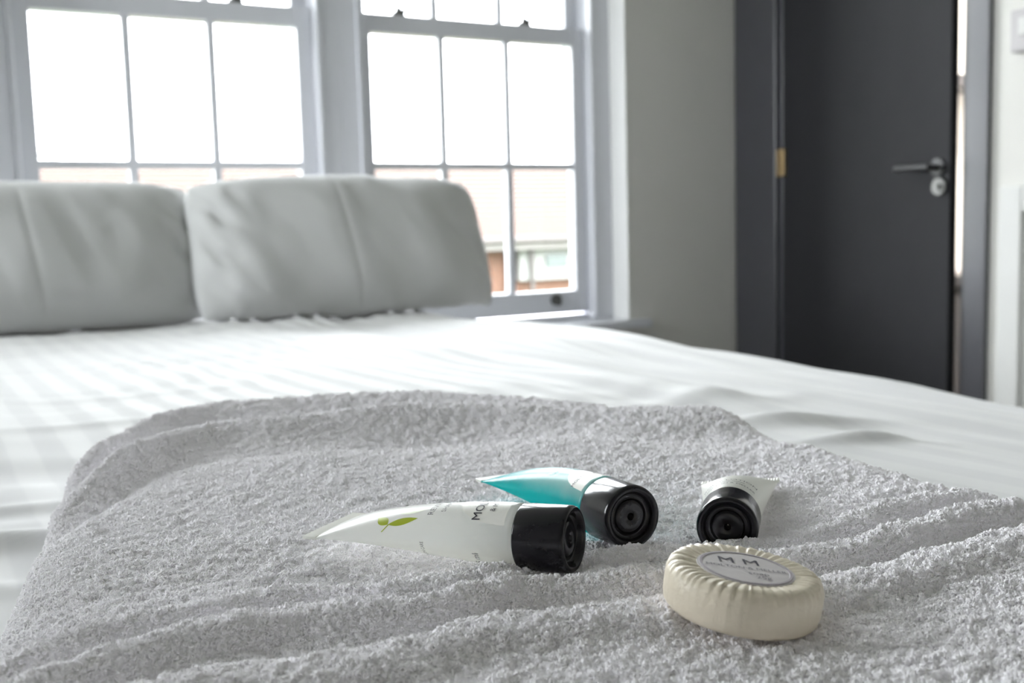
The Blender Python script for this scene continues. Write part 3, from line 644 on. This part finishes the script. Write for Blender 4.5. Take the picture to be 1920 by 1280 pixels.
def shape_mesh(pts):
    n = len(pts); c = np.mean(pts, axis=0); v = [(c[0], c[1], 0)] + [(p[0], p[1], 0) for p in pts]
    return mesh_py('s', v, [(0, 1 + k, 1 + (k + 1) % n) for k in range(n)])
def ellipse(cx_, cy_, a, b, n=40): return [(cx_ + a * math.cos(2 * math.pi * k / n), cy_ + b * math.sin(2 * math.pi * k / n)) for k in range(n)]
def leaf_shape(x0, y0, ang, ln, wd, n=14):
    pts = [(u * ln, wd * math.sin(math.pi * u ** 0.85)) for u in np.linspace(0, 1, n)] + [(u * ln, -wd * math.sin(math.pi * u ** 0.85)) for u in np.linspace(1, 0, n)[1:-1]]
    c, s = math.cos(ang), math.sin(ang); return [(x0 + p[0] * c - p[1] * s, y0 + p[0] * s + p[1] * c) for p in pts]
def patch(name, surf, lfun, th_a, th_b, m, parent, n=36, off=0.0001):
    """label panel: between angles, l from lo(th) to hi(th)."""
    th = np.linspace(th_a, th_b, n); lo, hi = lfun(th); u = np.linspace(0, 1, 14)[None, :]
    P = surf(lo[:, None] + (hi - lo)[:, None] * u, th[:, None] * np.ones((1, 14)), off); return link(name, grid_mesh(name, P), m, parent)

# 1: milky tube in front
# text runs round the tube: x>0 is away from the viewer for axis pointing left
t1, b1, sf1, lb1 = make_tube('toiletry_tube', 'milky translucent tube with green leaf print and black cap, front of the three', foot(0.0233, 0.423, 0.6740), foot(-0.0850, 0.4725, 0.6690), 0.0, M_shampoo, 0.1195, 1)
SG1 = 1
patch('label_panel', sf1, lambda th: (0.0035 + 0 * th, 0.0035 + 0.0235 * np.sqrt(np.clip(1 - ((th) / 1.02) ** 2, 0, 1))), -1.02, 1.02, M_label, b1)
wrap('lettering', text_mesh('MOLTON', 0.0054), sf1, 0.0165, 0.0, M_ink, b1, 0.0003)
wrap('lettering', text_mesh('& MELLER', 0.0034), sf1, 0.0105, 0.0, M_fadedink, b1, 0.0003)
wrap('lettering', text_mesh('REVIVING', 0.0040), sf1, 0.0385, 0.0, M_fadedink, b1, 0.0003)
wrap('lettering', text_mesh('SHAMPOO', 0.0030), sf1, 0.0330, 0.0, M_fadedink, b1, 0.0003)
wrap('leaf_print', shape_mesh(leaf_shape(-0.0122, 0.0570, math.radians(-80), 0.0135, 0.0019)), sf1, 0.0, 0.0, M_leaf, b1, 0.0002)
wrap('leaf_print', shape_mesh(leaf_shape(-0.0122, 0.0572, math.radians(55), 0.0085, 0.0021)), sf1, 0.0, 0.0, M_leaf, b1, 0.0002)
wrap('leaf_print', shape_mesh([(-0.0119, 0.0569), (-0.0160, 0.0592), (-0.0161, 0.0587), (-0.0123, 0.0564)]), sf1, 0.0, 0.0, M_leaf, b1, 0.0002)
wrap('leaf_print', shape_mesh(leaf_shape(-0.0060, 0.0545, math.radians(-84), 0.0130, 0.0017)), sf1, 0.0, 0.0, M_paleleaf, b1, 0.0002)
for (tx, l_, sz) in (('25 ml', 0.0165, 0.0040), ('MADE WITH CARE', 0.040, 0.0022)):
    wrap('back_lettering', text_mesh(tx, sz), sf1, l_, 2.25, M_fadedink, b1, 0.0003)

# 2: teal tube behind
t2, b2, sf2, lb2 = make_tube('toiletry_tube', 'teal gel tube with black cap, middle of the three', foot(0.0500, 0.4475, 0.6756), foot(-0.0030, 0.5545, 0.6710), math.radians(0), M_teal, 0.1190, 2)
patch('label_panel', sf2, lambda th: (0.003 + 0 * th, 0.003 + 0.0215 * np.sqrt(np.clip(1 - ((th) / 0.92) ** 2, 0, 1))), -0.92, 0.92, M_label, b2)
wrap('lettering', text_mesh('BATH &', 0.0052), sf2, 0.0360, -0.1, M_whiteink, b2, 0.0003)
wrap('lettering', text_mesh('SHOWER GEL', 0.0030), sf2, 0.0305, -0.1, M_whiteink, b2, 0.0003)
wrap('lettering', text_mesh('MOLTON & MELLER', 0.0026), sf2, 0.0115, 0.0, M_fadedink, b2, 0.0003)

# 3: white tube facing the viewer
t3, b3, sf3, lb3 = make_tube('toiletry_tube', 'opaque white tube with its black cap facing the viewer, beside the soap', foot(0.0935, 0.4640, 0.6650), foot(0.1205, 0.5620, 0.6620), math.radians(-5), M_lotion, 0.1030, 3)
wrap('lettering', text_mesh('MOLTON & MELLER', 0.0029), sf3, 0.0085, 0.0, M_ink, b3, 0.0003)
wrap('lettering', text_mesh('BODY LOTION', 0.0040), sf3, 0.0185, 0.05, M_ink, b3, 0.0003)
patch('print_line', sf3, lambda th: (0.0135 + 0 * th, 0.0142 + 0 * th), -0.5, 0.8, M_fadedink, b3, off=0.0002)

# ------------------------------------------------------------------ soap
sp_root = empty('soap', foot(0.0790, 0.3720, 0.6595)); sp_root.rotation_euler = (0, 0, -YAW)
tag(sp_root, 'round soap in cream pleated paper with a lavender label, on the towel', 'soap')
tilt = Matrix.Translation((0, 0, 0.0012)) @ Matrix.Rotation(math.radians(8.5), 4, 'Y') @ Matrix.Rotation(math.radians(1.5), 4, 'X')
RS, HS = 0.0290, 0.0165
tilt = tilt @ Matrix.Diagonal((0.97, 0.97, 1, 1))
NA = 288
prof = [(0.0, 0.0, 0), (0.010, 0.0, 0), (0.024, 0.0, 0), (0.0268, 0.0006, .2), (0.0283, 0.0022, .5), (0.0289, 0.005, .8), (0.0290, 0.009, .8), (0.0289, 0.013, .8), (0.0284, 0.0160, .9), (0.0274, 0.0178, 1), (0.0258, 0.0187, 1), (0.0238, 0.0190, 1), (0.0215, 0.0188, 1), (0.0195, 0.0185, .8), (0.0175, 0.0183, .4), (0.015, 0.0182, .1), (0.008, 0.0182, 0), (0.0, 0.0182, 0)]
NP = 46; ph = np.cumsum(0.6 + rng.random(NP)); ph = ph / ph[-1] * 2 * math.pi; hgt = 0.5 + 0.8 * rng.random(NP)
def pleat(a):
    a = a % (2 * math.pi); k = int(np.searchsorted(ph, a)); k = min(k, NP - 1); a0 = ph[k - 1] if k > 0 else 0.0; u = (a - a0) / (ph[k] - a0)
    return hgt[k] * ((u / 0.78) if u < 0.78 else (1 - u) / 0.22)
v, f = [], []
for (r, z, amt) in prof:
    for k in range(NA):
        a = 2 * math.pi * k / NA; pl_ = pleat(a + 0.06 * (r / RS) * 2)
        inner = 1 if z > 0.0155 else 0
        rr = r + amt * (0.00012 * pl_ if not inner else 0.0003 * pl_); zz = z + (0.00062 * pl_ * amt - 0.0003 * amt if inner else 0) - (0.002 if inner else 0)
        v.append((rr * math.cos(a), rr * math.sin(a), zz))
for i in range(len(prof) - 1):
    for k in range(NA): f.append((i * NA + k, i * NA + (k + 1) % NA, (i + 1) * NA + (k + 1) % NA, (i + 1) * NA + k))
me = mesh_py('soap_wrapper', v, f); bm = bmesh.new(); bm.from_mesh(me); bmesh.ops.remove_doubles(bm, verts=bm.verts, dist=1e-6); bmesh.ops.recalc_face_normals(bm, faces=bm.faces); bm.to_mesh(me); bm.free()
me.transform(tilt); link('soap_wrapper', me, M_soap, sp_root, smooth=True)
LZ = 0.0166
def flat_on_soap(name, me, m, parent, z, rot=0.0, dx=0.0, dy=0.0):
    me.transform(tilt @ Matrix.Translation((dx, dy, z)) @ Matrix.Rotation(rot, 4, 'Z')); return link(name, me, m, parent)
lab = link('soap_label', lathe_mesh('soap_label', [(LZ - 0.0006, 0.0182), (LZ, 0.0180), (LZ + 0.0001, 0.012), (LZ + 0.0001, 0.0001)], 64, 'Z'), M_soaplabel, sp_root); lab.data.transform(tilt)
rg = link('label_ring', lathe_mesh('label_ring', [(LZ + 0.00012, 0.0172), (LZ + 0.00025, 0.0171), (LZ + 0.00025, 0.0161), (LZ + 0.00012, 0.0160)], 64, 'Z'), M_soapring, lab); rg.data.transform(tilt)
LR = math.radians(-2)
flat_on_soap('lettering', text_mesh('M M', 0.0088), M_ink, lab, LZ + 0.0003, LR, -0.0015, 0.0060)
flat_on_soap('lettering', text_mesh('MOLTON & MELLER', 0.0034), M_fadedink, lab, LZ + 0.0003, LR, 0.0, -0.0008)
flat_on_soap('lettering', text_mesh('soap', 0.0042), M_fadedink, lab, LZ + 0.0003, LR, 0.0035, -0.0060)
flat_on_soap('lettering', text_mesh('25g', 0.0040), M_fadedink, lab, LZ + 0.0003, LR, 0.0045, -0.0100)
